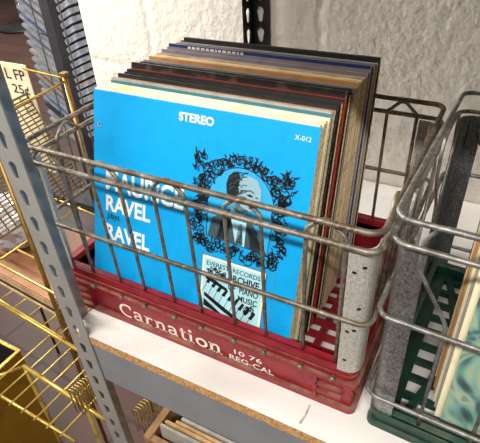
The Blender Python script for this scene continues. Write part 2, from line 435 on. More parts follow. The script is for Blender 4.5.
        if style == 'hat':
            for hx, hz in ((.0085, zt - .022), (.0175, zt - .03), (.011, zm - .018), (.0178, zm - .022), (.009, zm + .014), (.0172, z0 + .02)):
                if hx > corner_w: continue
                if hx < r:
                    th = math.asin((r - hx) / r); dy = r - r * math.cos(th); nx_, ny_ = -math.sin(th), -math.cos(th)
                else: dy = 0; nx_, ny_ = 0, -1
                pts = []
                for a in range(0, 360, 36):
                    u = .0024 * math.cos(math.radians(a)); zz = .0019 * math.sin(math.radians(a))
                    pts.append(w((hx + u * -ny_ + nx_ * .0003, dy + u * nx_ * 1 + ny_ * .0003), hz + zz))
                h = MB(); h.poly(pts); h.build('punched_hole', M['hole'], pl_)

W_R, D_R = .4554, .306
XR = -.035
red = thing('milk_crate', 'red plastic and wire milk crate with white lettering, full of record sleeves', 'crate', (XR, 0, 0), group=None)
xs = [.0271, .0775, .12, .169, .2116, .26, .3025, .3505, .3905]
prs = [(-.0155 - XR, .0271 - XR)] + [(xs[i] - XR, xs[i + 1] - XR) for i in (1, 3, 5, 7)]
crate(red, W_R, D_R, .078, .2739, .2535, .1605, .0, M['red'], M['reddust'], M['galv'], M['wire'], M['railwire'], prs, 'hat', (.006, .423 - XR, -.0022, .3065), corner_w=.0245, left_w=.017)

# crate lettering, drawn as serif strokes
P = Print()
def let(ch, x, s):
    w = .2 * s; t = .11 * s
    S_ = lambda pts, ww: P.stroke([(x + a * s, b * s) for a, b in pts], ww)
    ser = lambda a, b, ww=.5: S_([(a - ww / 2, b), (a + ww / 2, b)], t)
    if ch == 'C':
        P.stroke([(x + a * s, b * s) for a, b in arc(.72, .72, .6, .68, 60, 300, 20)], w * 1.05)
        S_([(1.06, 1.42), (1.06, 1.0)], t * 1.2)
        return 1.24
    if ch == 'a':
        S_([(.08, .78), (.2, .95), (.42, .97), (.58, .86), (.62, .6), (.62, .1), (.8, .07)], w)
        P.stroke([(x + a * s, b * s) for a, b in arc(.32, .3, .24, .23, 60, 330, 12)], w * .8); S_([(.35, .55), (.6, .58)], t)
        return .92
    if ch == 'r':
        S_([(.26, 0), (.26, 1)], w); ser(.28, .06, .6); S_([(.04, .95), (.28, .95)], t); S_([(.3, .7), (.45, .9), (.62, .95), (.74, .82)], w * .85)
        return .86
    if ch == 'n':
        S_([(.24, 0), (.24, 1)], w); ser(.24, .06, .5); S_([(.02, .95), (.26, .95)], t)
        S_([(.28, .72), (.45, .93), (.66, .93), (.78, .7), (.78, 0)], w * .95); ser(.8, .06, .5)
        return 1.1
    if ch == 't':
        S_([(.26, 1.3), (.26, .25), (.36, .06), (.58, .1)], w); S_([(.02, .95), (.56, .95)], t * 1.1)
        return .64
    if ch == 'i':
        S_([(.25, 0), (.25, 1)], w); ser(.25, .06, .52); S_([(.04, .95), (.28, .95)], t); P.disc(x + .24 * s, 1.34 * s, .15 * s)
        return .56
    if ch == 'o':
        P.stroke([(x + a * s, b * s) for a, b in arc(.5, .5, .37, .41, 0, 360, 24)], w * 1.05)
        return 1.0
x = 0; s = .0172
for ch in 'Carnation': x += let(ch, x, s) * s + .0009
sc = (.2385 - .0615) / x
for i, v in enumerate(P.mb.v): P.mb.v[i] = (.0625 - XR + v[0] * sc, .0082 + v[1] * .98, 0)
P.text('10 76', .2565 - XR, .297 - XR, .0212, .0302, .01)
P.text('REG-CAL', .2485 - XR, .3135 - XR, .0075, .0172, .015)
P.build('lettering', M['white_print'], red, .0056)

GX = .4345
grn = thing('milk_crate', 'green plastic and galvanised wire milk crate at the right edge, holding picture sleeves', 'crate', (GX, -.0005, 0), (0, 0, math.radians(-2.2)))
crate(grn, W_R, D_R, .025, .296, .271, .181, 0, M['green'], M['greendust'], M['galvdark'], M['galvwire'], M['galvwire'], [(.0555, .108), (.19, .243), (.325, .378)], 'long', (-.0045, .46, .0, .306), .027, low=.056, lat='arc', rw=.0027, sw=.002)

# ------------------------------------------------------------------ records in the red crate
def sleeve(name, label, cov, edge, t, loc, lean, Wd=.314, Hd=.314, rz=0., group=None, inner=True):
    """a record jacket, open at its right-hand end, with a paper inner sleeve in it"""
    b = .0008; d = .006
    mb = MB()
    v = [(0, 0, 0), (Wd, 0, 0), (Wd, t, 0), (0, t, 0), (0, 0, Hd), (Wd, 0, Hd), (Wd, t, Hd), (0, t, Hd)]
    mb.add(v, [(0, 3, 2, 1), (0, 1, 5, 4), (2, 3, 7, 6), (3, 0, 4, 7), (4, 5, 6, 7)], 0)
    iw = [(Wd, b, b), (Wd, t - b, b), (Wd, t - b, Hd - b), (Wd, b, Hd - b)]
    ib = [(d, p[1], p[2]) for p in iw]
    o = [v[1], v[2], v[6], v[5]]
    mb.add(o + iw + ib, [(0, 1, 5, 4), (1, 2, 6, 5), (2, 3, 7, 6), (3, 0, 4, 7)], 1)
    mb.add(iw + ib, [(0, 1, 5, 4), (1, 2, 6, 5), (2, 3, 7, 6), (3, 0, 4, 7), (4, 5, 6, 7)], 1)
    r = mb.build(name, [cov, edge], None, loc, (-lean, 0, rz))
    tag(r, label, 'record', group)
    if inner:
        k = MB(); g = b + .0003
        k.box((d + .001, g, g), (Wd - .0015 - random.random() * .004, t - g, Hd - g - .002))
        k.build('inner_sleeve', M['paper'], r)
    return r

K = {
 'blue': cover('bright blue cover', '0aa4e8', '069ce0', .35), 'cream': M['cream'],
 'teal': cover('teal cover', '2f6f7c', '285f6c'), 'salmon': cover('salmon brown cover', 'b07f5e', '9c6c4e'),
 'black': cover('black cover', '161412', '221e1a', .4), 'grey': cover('mid grey cover', '6d6a6c', '5c595b'),
 'charcoal': cover('charcoal photo cover', '2a2622', '6b5844', .35), 'dkred': cover('dark red cover', '7c1a1a', '681414'),
 'red': cover('red cover', 'b52a1e', '9c2016'), 'dust': cover('dusty blue grey cover', '8b9298', '777e86'),
 'tan': M['tan'], 'orange': cover('orange tan cover', 'c9935a', 'b07c46'), 'brown': cover('brown cover', '6d4a30', '553820'),
 'mauve': cover('mauve grey cover', '8a818a', '766d78'), 'navy': cover('navy cover', '27386b', '1e2c58', .35),
 'royal': cover('royal blue cover', '1c3f82', '17336c', .35), 'pale': cover('pale grey cover', 'a9a59c', '948f86'),
 'olive': cover('blackish olive cover', '2b2921', '1e1c16', .4), 'mottle': mat('black and white mottled cover', '1a1a1a', .5, 0, 'e2ded2', 220, .48, .52),
 'gold': cover('old gold cover', 'a98d4a', '8c7238'),
}
# colour name, material, thickness weight, edge kind, description
rows = [
 ('blue', 1.0, 'c', 'bright blue portrait-framed'), ('cream', 1.1, 'c', 'plain cream'), ('cream', 1.1, 'c', 'aged cream'), ('cream', 1.1, 'c', 'yellowed cream'), ('cream', 1.0, 'c', 'creamy white'),
 ('teal', .8, 'c', 'slim dark teal'), ('pale', 1.0, 'c', 'greyish'), ('salmon', .9, 'c', 'salmon brown'),
 ('black', 1.1, 'd', 'glossy black'), ('black', 1.1, 'c', 'black cloth-edged'), ('black', 1.0, 'c', 'worn black'), ('black', 1.0, 'd', 'plain black'), ('red', .6, 'r', 'red-topped'),
 ('charcoal', 1.2, 'c', 'charcoal photo'), ('charcoal', 1.0, 'c', 'charcoal and brown'), ('charcoal', 1.0, 'd', 'dark charcoal'), ('charcoal', 1.0, 'c', 'sooty charcoal'), ('dust', .9, 'c', 'dusty blue grey'),
 ('tan', .8, 'c', 'pale tan'), ('orange', .9, 'c', 'orange tan'), ('brown', .8, 'c', 'chestnut brown'), ('orange', .8, 'c', 'dull orange'), ('cream', .8, 'c', 'ivory'), ('tan', .9, 'c', 'buff'),
 ('pale', .8, 'c', 'pale grey'), ('mauve', .9, 'c', 'mauve grey'), ('mauve', .8, 'm', 'greyish mauve'), ('tan', .8, 'c', 'sandy tan'), ('mauve', .7, 'c', 'faded mauve'),
 ('navy', 1.0, 'c', 'navy white-lettered'), ('royal', 1.0, 'c', 'royal blue'), ('navy', .9, 'c', 'plain navy'), ('grey', .9, 'c', 'mid grey'), ('grey', .8, 'c', 'dark grey'),
 ('pale', .8, 'c', 'biscuit grey'), ('black', .8, 'm', 'black gold-edged'), ('olive', 1.0, 'c', 'blackish olive'),
]
edges = {'c': M['cardedge'], 'd': M['edgedark'], 'r': K['dkred'], 'm': K['mottle']}
ORD = ['front', 'second', 'third', 'fourth', 'fifth', 'sixth', 'seventh', 'eighth', 'ninth', 'tenth', 'eleventh', 'twelfth', 'thirteenth', 'fourteenth', 'fifteenth', 'sixteenth', 'seventeenth', 'eighteenth', 'nineteenth', 'twentieth']
wsum = sum(r[1] for r in rows[:-1]); acc = 0; SLV = []
for i, (k, w_, e_, desc) in enumerate(rows):
    fr = acc / wsum; acc += w_
    y = .0072 + fr * .2575; lean = .3032 + (.1385 - .3032) * fr
    t = min(w_ * .2575 / wsum * .76, .0056)
    if i == 0: x, H = .0125, .314
    elif i == len(rows) - 1: x, H = .0179, .3135
    else: x = .0125 + .0055 * fr + random.uniform(-.0035, .0005); H = .3135 + random.uniform(-.0022, .001)
    if desc == 'charcoal photo': H = .3195
    if desc == 'navy white-lettered': H = .3175
    if desc in ('glossy black', 'orange tan', 'mauve grey', 'blackish olive'): H = .3155
    if i < 20: place = ('%s record sleeve from the front of the red crate' % ORD[i]) if i else 'front record sleeve in the red crate, with white lettering'
    elif i == len(rows) - 1: place = 'record sleeve at the very back of the red crate, nearest the wall'
    else: place = '%s record sleeve counting from the back of the red crate' % ORD[len(rows) - 1 - i]
    lab = '%s %s' % (desc, place)
    z0 = .0125 + t * math.sin(lean)
    SLV.append(sleeve('record_sleeve', lab, K[k], edges[e_], t, (x, y, z0), lean, .314 + (random.uniform(-.001, .001) if i else 0), H, 0, 'record sleeves in the red crate'))
# small white print along the top of the navy sleeve
for s_, r_ in zip(SLV, rows):
    if r_[3] == 'navy white-lettered':
        q = MB(); zt = max(v.co.z for v in s_.data.vertices); rq = random.Random(5); xx = .035
        while xx < .125:
            w_ = rq.uniform(.003, .0065); q.poly([(xx, -.0002, zt - .0045), (xx + w_, -.0002, zt - .0045), (xx + w_, -.0002, zt - .0012), (xx, -.0002, zt - .0012)]); xx += w_ + .0022
        q.build('spine_print', M['paper'], s_)

# ---- front cover print (fractions of the 314 mm cover)
blue = SLV[0]; CS = .314; FY = -.0003
white = mat('white ink', 'f2f2ea', .5); ink = mat('black ink', '14181c', .5); mid = mat('grey blue ink', '5d8598', .5); lightblue = mat('pale blue ink', 'a9dcee', .5); greyink = mat('mid grey ink', '3d5058', .5)
def tx(name, m, items, y=FY):
    P = Print()
    for it in items: P.text(*it)
    return P.build(name, m, blue, y, sc=CS)
tx('title_lettering', white, [('MAURiCE', .069, .475, .577, .672, .022), ('RAVEL', .069, .312, .482, .556, .028), ('RAVEL', .069, .312, .347, .421, .028)])
tx('plays_lettering', ink, [('plays', .075, .146, .438, .478, .012, 0, .25)])
tx('stereo_lettering', mat('cream white ink', 'e8ead2', .5), [('STEREO', .432, .589, .938, .972, .04)])
tx('catalogue_number', white, [('X-012', .912, .972, .947, .964, .0)])
# punched holes
P = Print()
for hx, hy in ((.031, .858), (.036, .150)): P.disc(hx, hy, .0085)
P.build('punch_hole', M['tan'], blue, FY, sc=CS)
P = Print()
for hx, hy in ((.031, .858), (.036, .150)): P.disc(hx + .001, hy + .002, .0045)
P.build('punch_hole', ink, blue, FY * 1.8, sc=CS)
# arched portrait field
cx, ax0, ax1 = .725, .592, .862
arch = [(ax0, .505), (ax1, .495)] + arc(cx + .004, .655, .142, .152, 0, 180, 24)
P = Print(); P.poly(arch, 0)
P.stroke(arch + [arch[0]], .004, 1)
P.build('portrait_field', [cover('portrait field blue', '2fabe4', '28a4de'), ink], blue, FY, sc=CS)
# portrait: bust of a man with dark hair, collar and suit
P = Print()
P.poly([(.598, .507), (.612, .585), (.655, .615), (.695, .64), (.745, .635), (.79, .60), (.835, .545), (.858, .497)], 1)
P.poly([(.64, .507), (.655, .59), (.7, .63), (.69, .505)], 0); P.poly([(.79, .5), (.77, .59), (.8, .58), (.85, .5)], 2)
P.build('portrait_suit', [ink, greyink, mid], blue, FY * 1.7, sc=CS)
P = Print()
P.poly([(.69, .63), (.725, .505), (.765, .50), (.765, .62), (.745, .66), (.705, .665)], 0)
P.poly([(.724, .505), (.735, .59), (.748, .59), (.758, .503)], 1)
P.build('portrait_shirt', [lightblue, ink], blue, FY * 2.4, sc=CS)
P = Print()
P.poly([(.683, .70), (.69, .655), (.715, .632), (.752, .632), (.79, .66), (.812, .70), (.812, .74), (.79, .775), (.745, .785), (.705, .76)], 0)
P.poly([(.69, .655), (.715, .632), (.752, .632), (.772, .648), (.735, .66), (.705, .70)], 1)
P.build('portrait_face', [mat('face ink', '8db3c2', .5), mid], blue, FY * 3.1, sc=CS)
rr0 = random.Random(9)
P = Print()
P.poly([(.670, .695), (.664, .735), (.672, .768), (.692, .788), (.712, .79), (.722, .765), (.716, .735), (.722, .71), (.706, .69), (.694, .662), (.68, .668)], 0)
for q in range(26):
    a = rr0.uniform(.672, .73); b = rr0.uniform(.695, .785)
    P.stroke([(a, b), (a + .010, b + .012), (a + .026, b + .014)], .0035, rr0.choice((0, 1, 2)))
P.poly([(.705, .70), (.716, .712), (.726, .70), (.716, .68)], 2)
P.poly([(.752, .71), (.768, .716), (.782, .709), (.77, .704)], 0); P.poly([(.788, .706), (.796, .711), (.804, .705)], 0)
P.poly([(.782, .70), (.795, .682), (.783, .676)], 2); P.poly([(.762, .663), (.786, .667), (.776, .658)], 0)
P.stroke([(.748, .724), (.768, .73), (.784, .722)], .004, 0)
P.build('portrait_features', [ink, greyink, mid], blue, FY * 3.8, sc=CS)
# ornate scrollwork frame
P = Print()
def spiral(x, y, r, a0, turns, sg, w):
    pts = []
    for k in range(16):
        t = k / 15; a = a0 + sg * turns * 2 * PI * t; rr = r * (1 - t * .85)
        pts.append((x + rr * math.cos(a), y + rr * math.sin(a)))
    P.stroke(pts, w, 0, w * .5)
def leaf(x, y, L_, a, w):
    c, s_ = math.cos(a), math.sin(a)
    f = lambda u, v: (x + u * c - v * s_, y + u * s_ + v * c)
    P.poly([f(0, 0), f(L_ * .35, w), f(L_, 0), f(L_ * .45, -w * .8)])
rr = random.Random(3)
path = []
for k in range(24): path.append((.552 + .008 * math.sin(k * .8), .47 + .26 * k / 23, PI))
for k in range(40):
    a = math.radians(178 - 176 * k / 39); path.append((.729 + .165 * math.cos(a), .665 + .168 * math.sin(a), a))
for k in range(24): path.append((.90 + .008 * math.sin(k * .8), .74 - .28 * k / 23, 0))
for k in range(30): path.append((.89 - .33 * k / 29, .468 + .012 * math.cos(k * .9), -PI / 2))
for (x, y, a) in path:
    for q in range(2):
        spiral(x + rr.uniform(-.018, .018), y + rr.uniform(-.014, .014), rr.uniform(.011, .022), rr.uniform(0, 6.3), rr.uniform(.6, 1.3), rr.choice((-1, 1)), rr.uniform(.0045, .0085))
    leaf(x + rr.uniform(-.016, .016), y + rr.uniform(-.012, .012), rr.uniform(.012, .024), rr.uniform(0, 6.3), rr.uniform(.002, .0045))
    if a != -PI / 2 and rr.random() < .5: leaf(x + .012 * math.cos(a), y + .012 * math.sin(a), rr.uniform(.015, .03), a + rr.uniform(-.9, .9), .004)
for cxx, cyy in ((.548, .80), (.905, .785)):
    for q in range(16):
        x, y = cxx + rr.uniform(-.025, .03), cyy + rr.uniform(-.04, .035)
        spiral(x, y, rr.uniform(.008, .016), rr.uniform(0, 6.3), 1.1, rr.choice((-1, 1)), .005); leaf(x, y, .03, rr.uniform(.3, 2.8), .005)
P.build('scroll_frame', ink, blue, FY * 1.3, sc=CS)
# thin ruled panel lines
P = Print()
for xx in (.585, .905):
    P = Print(); P.stroke([(xx, .03), (xx, .43)], .0022); P.build('ruled_line', mid, blue, FY, sc=CS)

# label panel
P = Print(); P.rect(.583, .872, .115, .42, 0); P.build('label_border', mat('cream ink', 'f1ecd2', .5), blue, FY * 1.3, sc=CS)
P = Print(); P.stroke([(.583, .115), (.872, .115), (.872, .42), (.583, .42), (.583, .115)], .003, 0)
P.build('label_outline', ink, blue, FY * 1.7, sc=CS)
P = Print(); P.rect(.594, .861, .126, .409, 0); P.build('label_panel', mat('label pale blue', 'aee0ea', .5), blue, FY * 2.0, sc=CS)
P = Print()
P.text('EVEREST  RECORDS', .606, .85, .378, .398, .008)
P.text('ARCHIVE', .705, .848, .338, .370, .03); P.text('OF  PIANO', .712, .848, .298, .326, .02); P.text('MUSIC', .762, .848, .262, .288, .02)
for q in range(26):
    x, y = rr.uniform(.612, .69), rr.uniform(.345, .372)
    spiral(x, y, rr.uniform(.005, .011), rr.uniform(0, 6), 1, rr.choice((-1, 1)), .0045)
for q in range(10):
    spiral(rr.uniform(.79, .84), rr.uniform(.222, .25), .012, rr.uniform(0, 6), 1, rr.choice((-1, 1)), .005)
# piano keyboard running down to the right
P.poly([(.606, .335), (.71, .30), (.71, .285), (.606, .315)])
for k in range(9):
    x = .608 + k * .026; yb = .30 - k * .0125
    P.poly([(x, yb), (x + .012, yb - .004), (x - .005 + .02, yb - .004 - .0), (x + .030, yb + .032 - .004), (x + .02, yb + .034)])
    P.stroke([(x - .012, yb - .046), (x + .006, yb + .0)], .0022)
P.stroke([(.606, .25), (.845, .148)], .004)
P.poly([(.604, .235), (.70, .19), (.845, .14), (.845, .157), (.7, .208), (.604, .252)])
P.poly([(.604, .222), (.69, .178), (.70, .168), (.604, .19)])
P.build('label_print', ink, blue, FY * 2.7, sc=CS)

# ------------------------------------------------------------------ records in the green crate
def picture_cover():
    m = bpy.data.materials.new('pastel abstract cover'); m.use_nodes = True
    nt = m.node_tree; N = nt.nodes; L = nt.links; b = N['Principled BSDF']; b.inputs['Roughness'].default_value = .35
    tc = N.new('ShaderNodeTexCoord')
    n = N.new('ShaderNodeTexNoise'); n.inputs['Scale'].default_value = 11; n.inputs['Detail'].default_value = 2; n.inputs['Distortion'].default_value = 2.2
    L.new(tc.outputs['Object'], n.inputs['Vector'])
    r = N.new('ShaderNodeValToRGB'); L.new(n.outputs['Fac'], r.inputs['Fac'])
    e = r.color_ramp.elements
    e[0].position = .3; e[0].color = lin('343c3c'); e[1].position = .72; e[1].color = lin('cdbb9c')
    for p, c in ((.40, '4d6a66'), (.46, '79a39a'), (.5, '8fae9c'), (.54, 'a9b594'), (.58, '6f8f88'), (.62, 'b79a86'), (.67, '8fb0a4')):
        x = e.new(p); x.color = lin(c)
    L.new(r.outputs['Color'], b.inputs['Base Color'])
    return m
gs = [('pic', .0045, 'c', 'pastel painted'), ('cream', .0085, 'c', 'thick cream box'), ('pale', .0045, 'c', 'pale grey'), ('cream', .008, 'c', 'thick ivory'), ('tan', .006, 'c', 'buff'), ('orange', .007, 'c', 'orange tan'), ('brown', .005, 'd', 'brown'), ('cream', .006, 'c', 'yellowed cream'), ('grey', .0045, 'c', 'grey'), ('black', .005, 'd', 'black')]
pic = picture_cover()
y = .027
for i, (k, t, e_, desc) in enumerate(gs):
    lab = ('pastel painted record sleeve at the front of the green crate' if i == 0 else '%s record sleeve, %s from the front in the green crate' % (desc, ORD[i]))
    xoff = [.511, .5045, .502, .4995, .498, .496, .4975, .495, .497, .496][i]
    sleeve('record_sleeve', lab, pic if k == 'pic' else K[k], edges[e_], t, (xoff, y, .0128 + t * .13), .13, .314, .314, math.radians(-2.2), 'record sleeves in the green crate')
    y += t * 1.25 + .0012

# ------------------------------------------------------------------ wooden box of records under the shelf
wb = thing('wooden_box', 'pale wooden plank box of records standing under the white shelf board', 'box', (.0935, -.043, -.53))
def plank(name, a, b):
    mb = MB(); mb.box(a, b); o = mb.build(name, M['wood'], wb)
    bv = o.modifiers.new('soft edges', 'BEVEL'); bv.width = .0015; bv.segments = 2
    return o
H_ = .31
for k in range(3): plank('side_plank', (0, 0, .012 + k * .1), (.013, .36, .106 + k * .1)); plank('side_plank', (.4, 0, .012 + k * .1), (.413, .36, .106 + k * .1))
for k in range(3): plank('front_plank', (.0135, 0, .012 + k * .1 - (.012 if k == 2 else 0)), (.3995, .011, .104 + k * .1))
for k in range(3): plank('back_plank', (.0135, .349, .012 + k * .1), (.3995, .36, .104 + k * .1))
plank('bottom_plank', (0, 0, 0), (.413, .36, .0115))
us = [('pale', .116, -.026), ('tan', .12, -.017), ('tan', .1365, -.010), ('pale', .142, -.001), ('tan', .152, .008), ('pale', .150, .018), ('paper', .150, .027), ('grey', .15, .05), ('black', .151, .07), ('tan', .148, .09)]  # sleeve colours picked darker, the beam's shade is put into them
UD = ['pale grey', 'light tan', 'tan', 'greyish', 'buff', 'shaded grey', 'white', 'grey', 'black', 'brown tan']
for i, (k, x, y) in enumerate(us):
    m = M['paper'] if k == 'paper' else K[k] if k in K else M[k]
    sleeve('record_sleeve', '%s record sleeve, %s in the wooden box under the shelf' % (UD[i], ORD[i] if i else 'nearest the front'), m, M['cardedge'], .005, (x, y - .003, -.5178), .02, .24, .312, 0, 'record sleeves in the wooden box')

# ------------------------------------------------------------------ gold wire display rack at the left
TH = math.radians(-5); cu, su = math.cos(TH), math.sin(TH)
RO = (-.216, .082)
rack = thing('wire_display_rack', 'stepped gold wire display rack with mesh basket left of the grey shelf post', 'rack', (RO[0], RO[1], -.75), (0, 0, TH))
def loc(x, y, z):
    dx, dy = x - RO[0], y - RO[1]
    return (dx * cu + dy * su, -dx * su + dy * cu, z + .75)
def rod(name, pts, r, m=None, n=8, f=0):
    t = MB(); q = [loc(*p) for p in pts]
    if f: q = fillet(q, f, 4)
    t.tube(q, r, n); return t.build(name, m or M['gold'], rack, smooth=True)
def rodL(name, pts, r, m=None, n=8, f=0):
    t = MB(); q = [(p[0], p[1], p[2] + .75) for p in pts]
    if f: q = fillet(q, f, 4)
    t.tube(q, r, n); return t.build(name, m or M['gold'], rack, smooth=True)
# posts
for (a, b, zt) in ((0, 0, .235), (0, .164, .2576), (-.42, 0, .235), (-.42, .164, .2576)):
    rodL('post', [(a, b, -.749), (a, b, zt)], .0045, M['goldtube'], 10)
    t = MB(); t.box((a - .0065, b - .0065, zt + .75), (a + .0065, b + .0065, zt + .756)); t.build('post_cap', M['goldtube'], rack)
# top rails and sloping side braces
rodL('top_rail', [(-.42, .164, .2576), (0, .164, .2530)], .0024)
rodL('top_rail', [(-.42, 0, .23), (0, 0, .23)], .0024)
rodL('side_brace', [(0, .164, .248), (0, 0, .2346)], .0026)
rodL('side_brace', [(-.42, .164, .248), (-.45, -.02, .16)], .0026)
# sloping mesh basket panel (runs down to the right)
bx = thing_part = None
mbm = MB()
def mesh_panel(P0, U, V, nu, nv, r):
    P0, U, V = Vector(P0), Vector(U), Vector(V)
    for i in range(nu + 1): mbm.tube([P0 + U * i / nu, P0 + U * i / nu + V], r, 5)
    for j in range(nv + 1): mbm.tube([P0 + V * j / nv, P0 + V * j / nv + U], r, 5)
a = loc(-.3094, .238, .212); bq = loc(-.220, .238, .036); c = loc(-.370, -.029, .175)
mesh_panel(a, Vector(bq) - Vector(a), Vector(c) - Vector(a), 26, 18, .0014)
mbm.build('mesh_basket', M['goldmesh'], rack, smooth=True)
t = MB(); t.tube([a, bq, Vector(bq) + Vector(c) - Vector(a), c], .0028, 8, True); t.build('basket_rim', M['goldmesh'], rack, smooth=True)
# middle tier
for (x0, x1, y) in ((-.34, -.075, 0),):
    pass
rod('tier_rail', [(-.62, .097, -.09), (-.148, .056, -.09), (-.08, .05, -.09)], .003)
rod('tier_rail', [(-.335, .121, -.09), (-.11, .1015, -.09)], .0024)
rod('tier_side', [(-.345, .062, -.09), (-.328, .30, -.09)], .0024)
rod('tier_side', [(-.085, .05, -.09), (-.07, .24, -.09)], .0024)
rod('tier_rail', [(-.6, .32, -.09), (-.06, .27, -.09)], .0024)
for k in range(9):
    x = -.60 + k * .05; rod('tier_wire', [(x, .097 - (x + .62) * .087, -.2228), (x + .02, .325 - (x + .62) * .087, -.2228)], .0018, n=6)
rod('tier_rail', [(-.62, .095, -.2276), (-.19, .0575, -.2276)], .003); rod('tier_rail', [(-.6, .32, -.2276), (-.17, .283, -.2276)], .003)
# lower deck that steps forward
rod('deck_rail', [(-.62, .108, -.27), (.10, .046, -.27)], .005)
rod('deck_rail', [(-.247, -.012, -.27), (-.012, -.030, -.27)], .005)
rod('deck_rail', [(-.30, -.080, -.2745), (-.035, -.0855, -.2745)], .0032)
rod('deck_rail', [(-.62, .31, -.27), (.10, .25, -.27)], .0036)
for k in range(11):
    x = -.27 + k * .034
    y0 = -.088 if x < -.045 else .052
    rod('deck_wire', [(x, y0 - (x + .3) * .02, -.2665 if y0 > 0 else -.272), (x + .025, .275, -.2665)], .002, n=6)
rod('deck_side', [(-.247, -.012, -.27), (-.30, -.080, -.2745)], .003)
for (x, y) in ((-.60, .10), (-.57, .31), (.085, .06), (.095, .245)): rod('deck_leg', [(x, y, -.27), (x, y, -.749)], .0045)
for (x, y) in ((-.24, -.015), (-.06, -.028)): rod('deck_leg', [(x, y, -.27), (x, y, -.749)], .004)
# wire dividers: two runs of U-shaped fins
for (bx0, by0) in ((-.07, -.042), (.058, -.022)):
    for k in range(10):
        y = by0 + .0058 * k; x = bx0 + .0012 * k
        rod('divider_fin', [(x, y, -.2695), (x, y, -.198), (x + .014, y + .001, -.198), (x + .014, y + .001, -.2695)], .0012, n=6, f=.006)

# card sign with hand lettering, hung on the rack
sg = thing('price_sign', 'cream card sign with hand lettering behind the gold mesh basket', 'sign', (-.3775, .2535, .03))
mb = MB(); mb.box((0, 0, 0), (.0697, .0015, .232)); mb.build('card', M['cream'], sg)
P = Print()
P.text('L FP', .006, .060, .200, .221, .012); P.text('25¢', .014, .060, .168, .191, .012)
P.text('UNLESS', .026, .062, .152, .161, .0); P.text('5/10', .030, .056, .134, .145, .0)
P.build('hand_lettering', M['signink'], sg, -.0004)

# flat stack of jackets on the middle tier
SK = ['salmon pink', 'tan', 'brown', 'pale grey', 'sandy', 'black', 'greyish', 'buff']
SM = ['salmon', 'tan', 'brown', 'pale', 'tan', 'black', 'pale', 'tan']
z = -.2208
for i in range(7, -1, -1):
    t = [.004, .010, .008, .004, .005, .003, .004, .004][i]
    m = M[SM[i]] if SM[i] in ('paper', 'tan', 'cream') else K[SM[i]]
    mb = MB(); mb.box((0, 0, 0), (.314, .20, t), 0); mb.m = [1 if j in (1, 2, 3, 4) else 0 for j in range(6)]
    o = mb.build('record_jacket', [m, M['tan'] if i in (1, 2, 4, 7) else m], None, (-.553 + random.uniform(-.008, .006), .122 + random.uniform(-.003, .005), z), (0, 0, TH))
    tag(o, '%s jacket lying flat on the gold rack, %s from the top of the stack' % (SK[i], 'first' if i == 0 else ORD[i]), 'record', 'jackets lying flat on the gold rack')
    z += t + .0002
ZST = z

# crumpled polythene bags behind the mesh
def crumple(name, label, locn, size, seed, m):
    bm = bmesh.new(); bmesh.ops.create_icosphere(bm, subdivisions=4, radius=1)
    r = random.Random(seed); F = [(Vector((r.uniform(-1, 1), r.uniform(-1, 1), r.uniform(-1, 1))).normalized(), r.uniform(3, 9), r.uniform(0, 6)) for _ in range(14)]
    for v in bm.verts:
        d = 1 + sum(.055 * abs(math.sin(f * v.co.dot(k) + p)) for k, f, p in F) - .3
        v.co = Vector((v.co.x * size[0] * d, v.co.y * size[1] * d, v.co.z * size[2] * d))
    zmin = min(v.co.z for v in bm.verts)
    for v in bm.verts: v.co.z = max(v.co.z - zmin, .0) if v.co.z - zmin > .006 else 0
    me = bpy.data.meshes.new(name); bm.to_mesh(me); bm.free(); me.materials.append(m)
    return tag(link(name, me, None, locn), label, 'bag')
crumple('plastic_bag', 'crumpled white plastic bag lying on the jackets in the gold rack', (-.47, .215, ZST), (.075, .07, .05), 4, M['plastic'])
mb = MB(); 

# ------------------------------------------------------------------ brass box at the lower left
bb = thing('brass_box', 'square polished brass planter box standing on the floor at lower left', 'box', (-.512, -.102, -.75))
mb = MB()
def frus(mb, h0, h1, z0, z1, flip=False):
    v = [(-h0, -h0, z0), (h0, -h0, z0), (h0, h0, z0), (-h0, h0, z0), (-h1, -h1, z1), (h1, -h1, z1), (h1, h1, z1), (-h1, h1, z1)]
    f = [(0, 1, 5, 4), (1, 2, 6, 5), (2, 3, 7, 6), (3, 0, 4, 7)]
    if flip: f = [q[::-1] for q in f]
    mb.add(v, f); return v
h = .15
frus(mb, h, h, 0, .4); mb.add([(-h, -h, 0), (h, -h, 0), (h, h, 0), (-h, h, 0)], [(0, 3, 2, 1)])
mb.build('brass_shell', M['brass'], bb)
mb = MB(); frus(mb, h - .003, h - .003, .02, .399, True); q = h - .003; mb.add([(-q, -q, .02), (q, -q, .02), (q, q, .02), (-q, q, .02)], [(0, 1, 2, 3)])  # inner walls and bottom of the box, coloured dark
mb.build('dark_inside', M['darkin'], bb)
mb = MB()
for a, b in (((-h - .002, -h - .002), (h + .002, -h + .006)), ((-h - .002, h - .006), (h + .002, h + .002)), ((-h - .002, -h + .006), (-h + .006, h - .006)), ((h - .006, -h + .006), (h + .002, h - .006))):
    mb.box((a[0], a[1], .399), (b[0], b[1], .404))
mb.build('rolled_rim', M['gold'], bb)

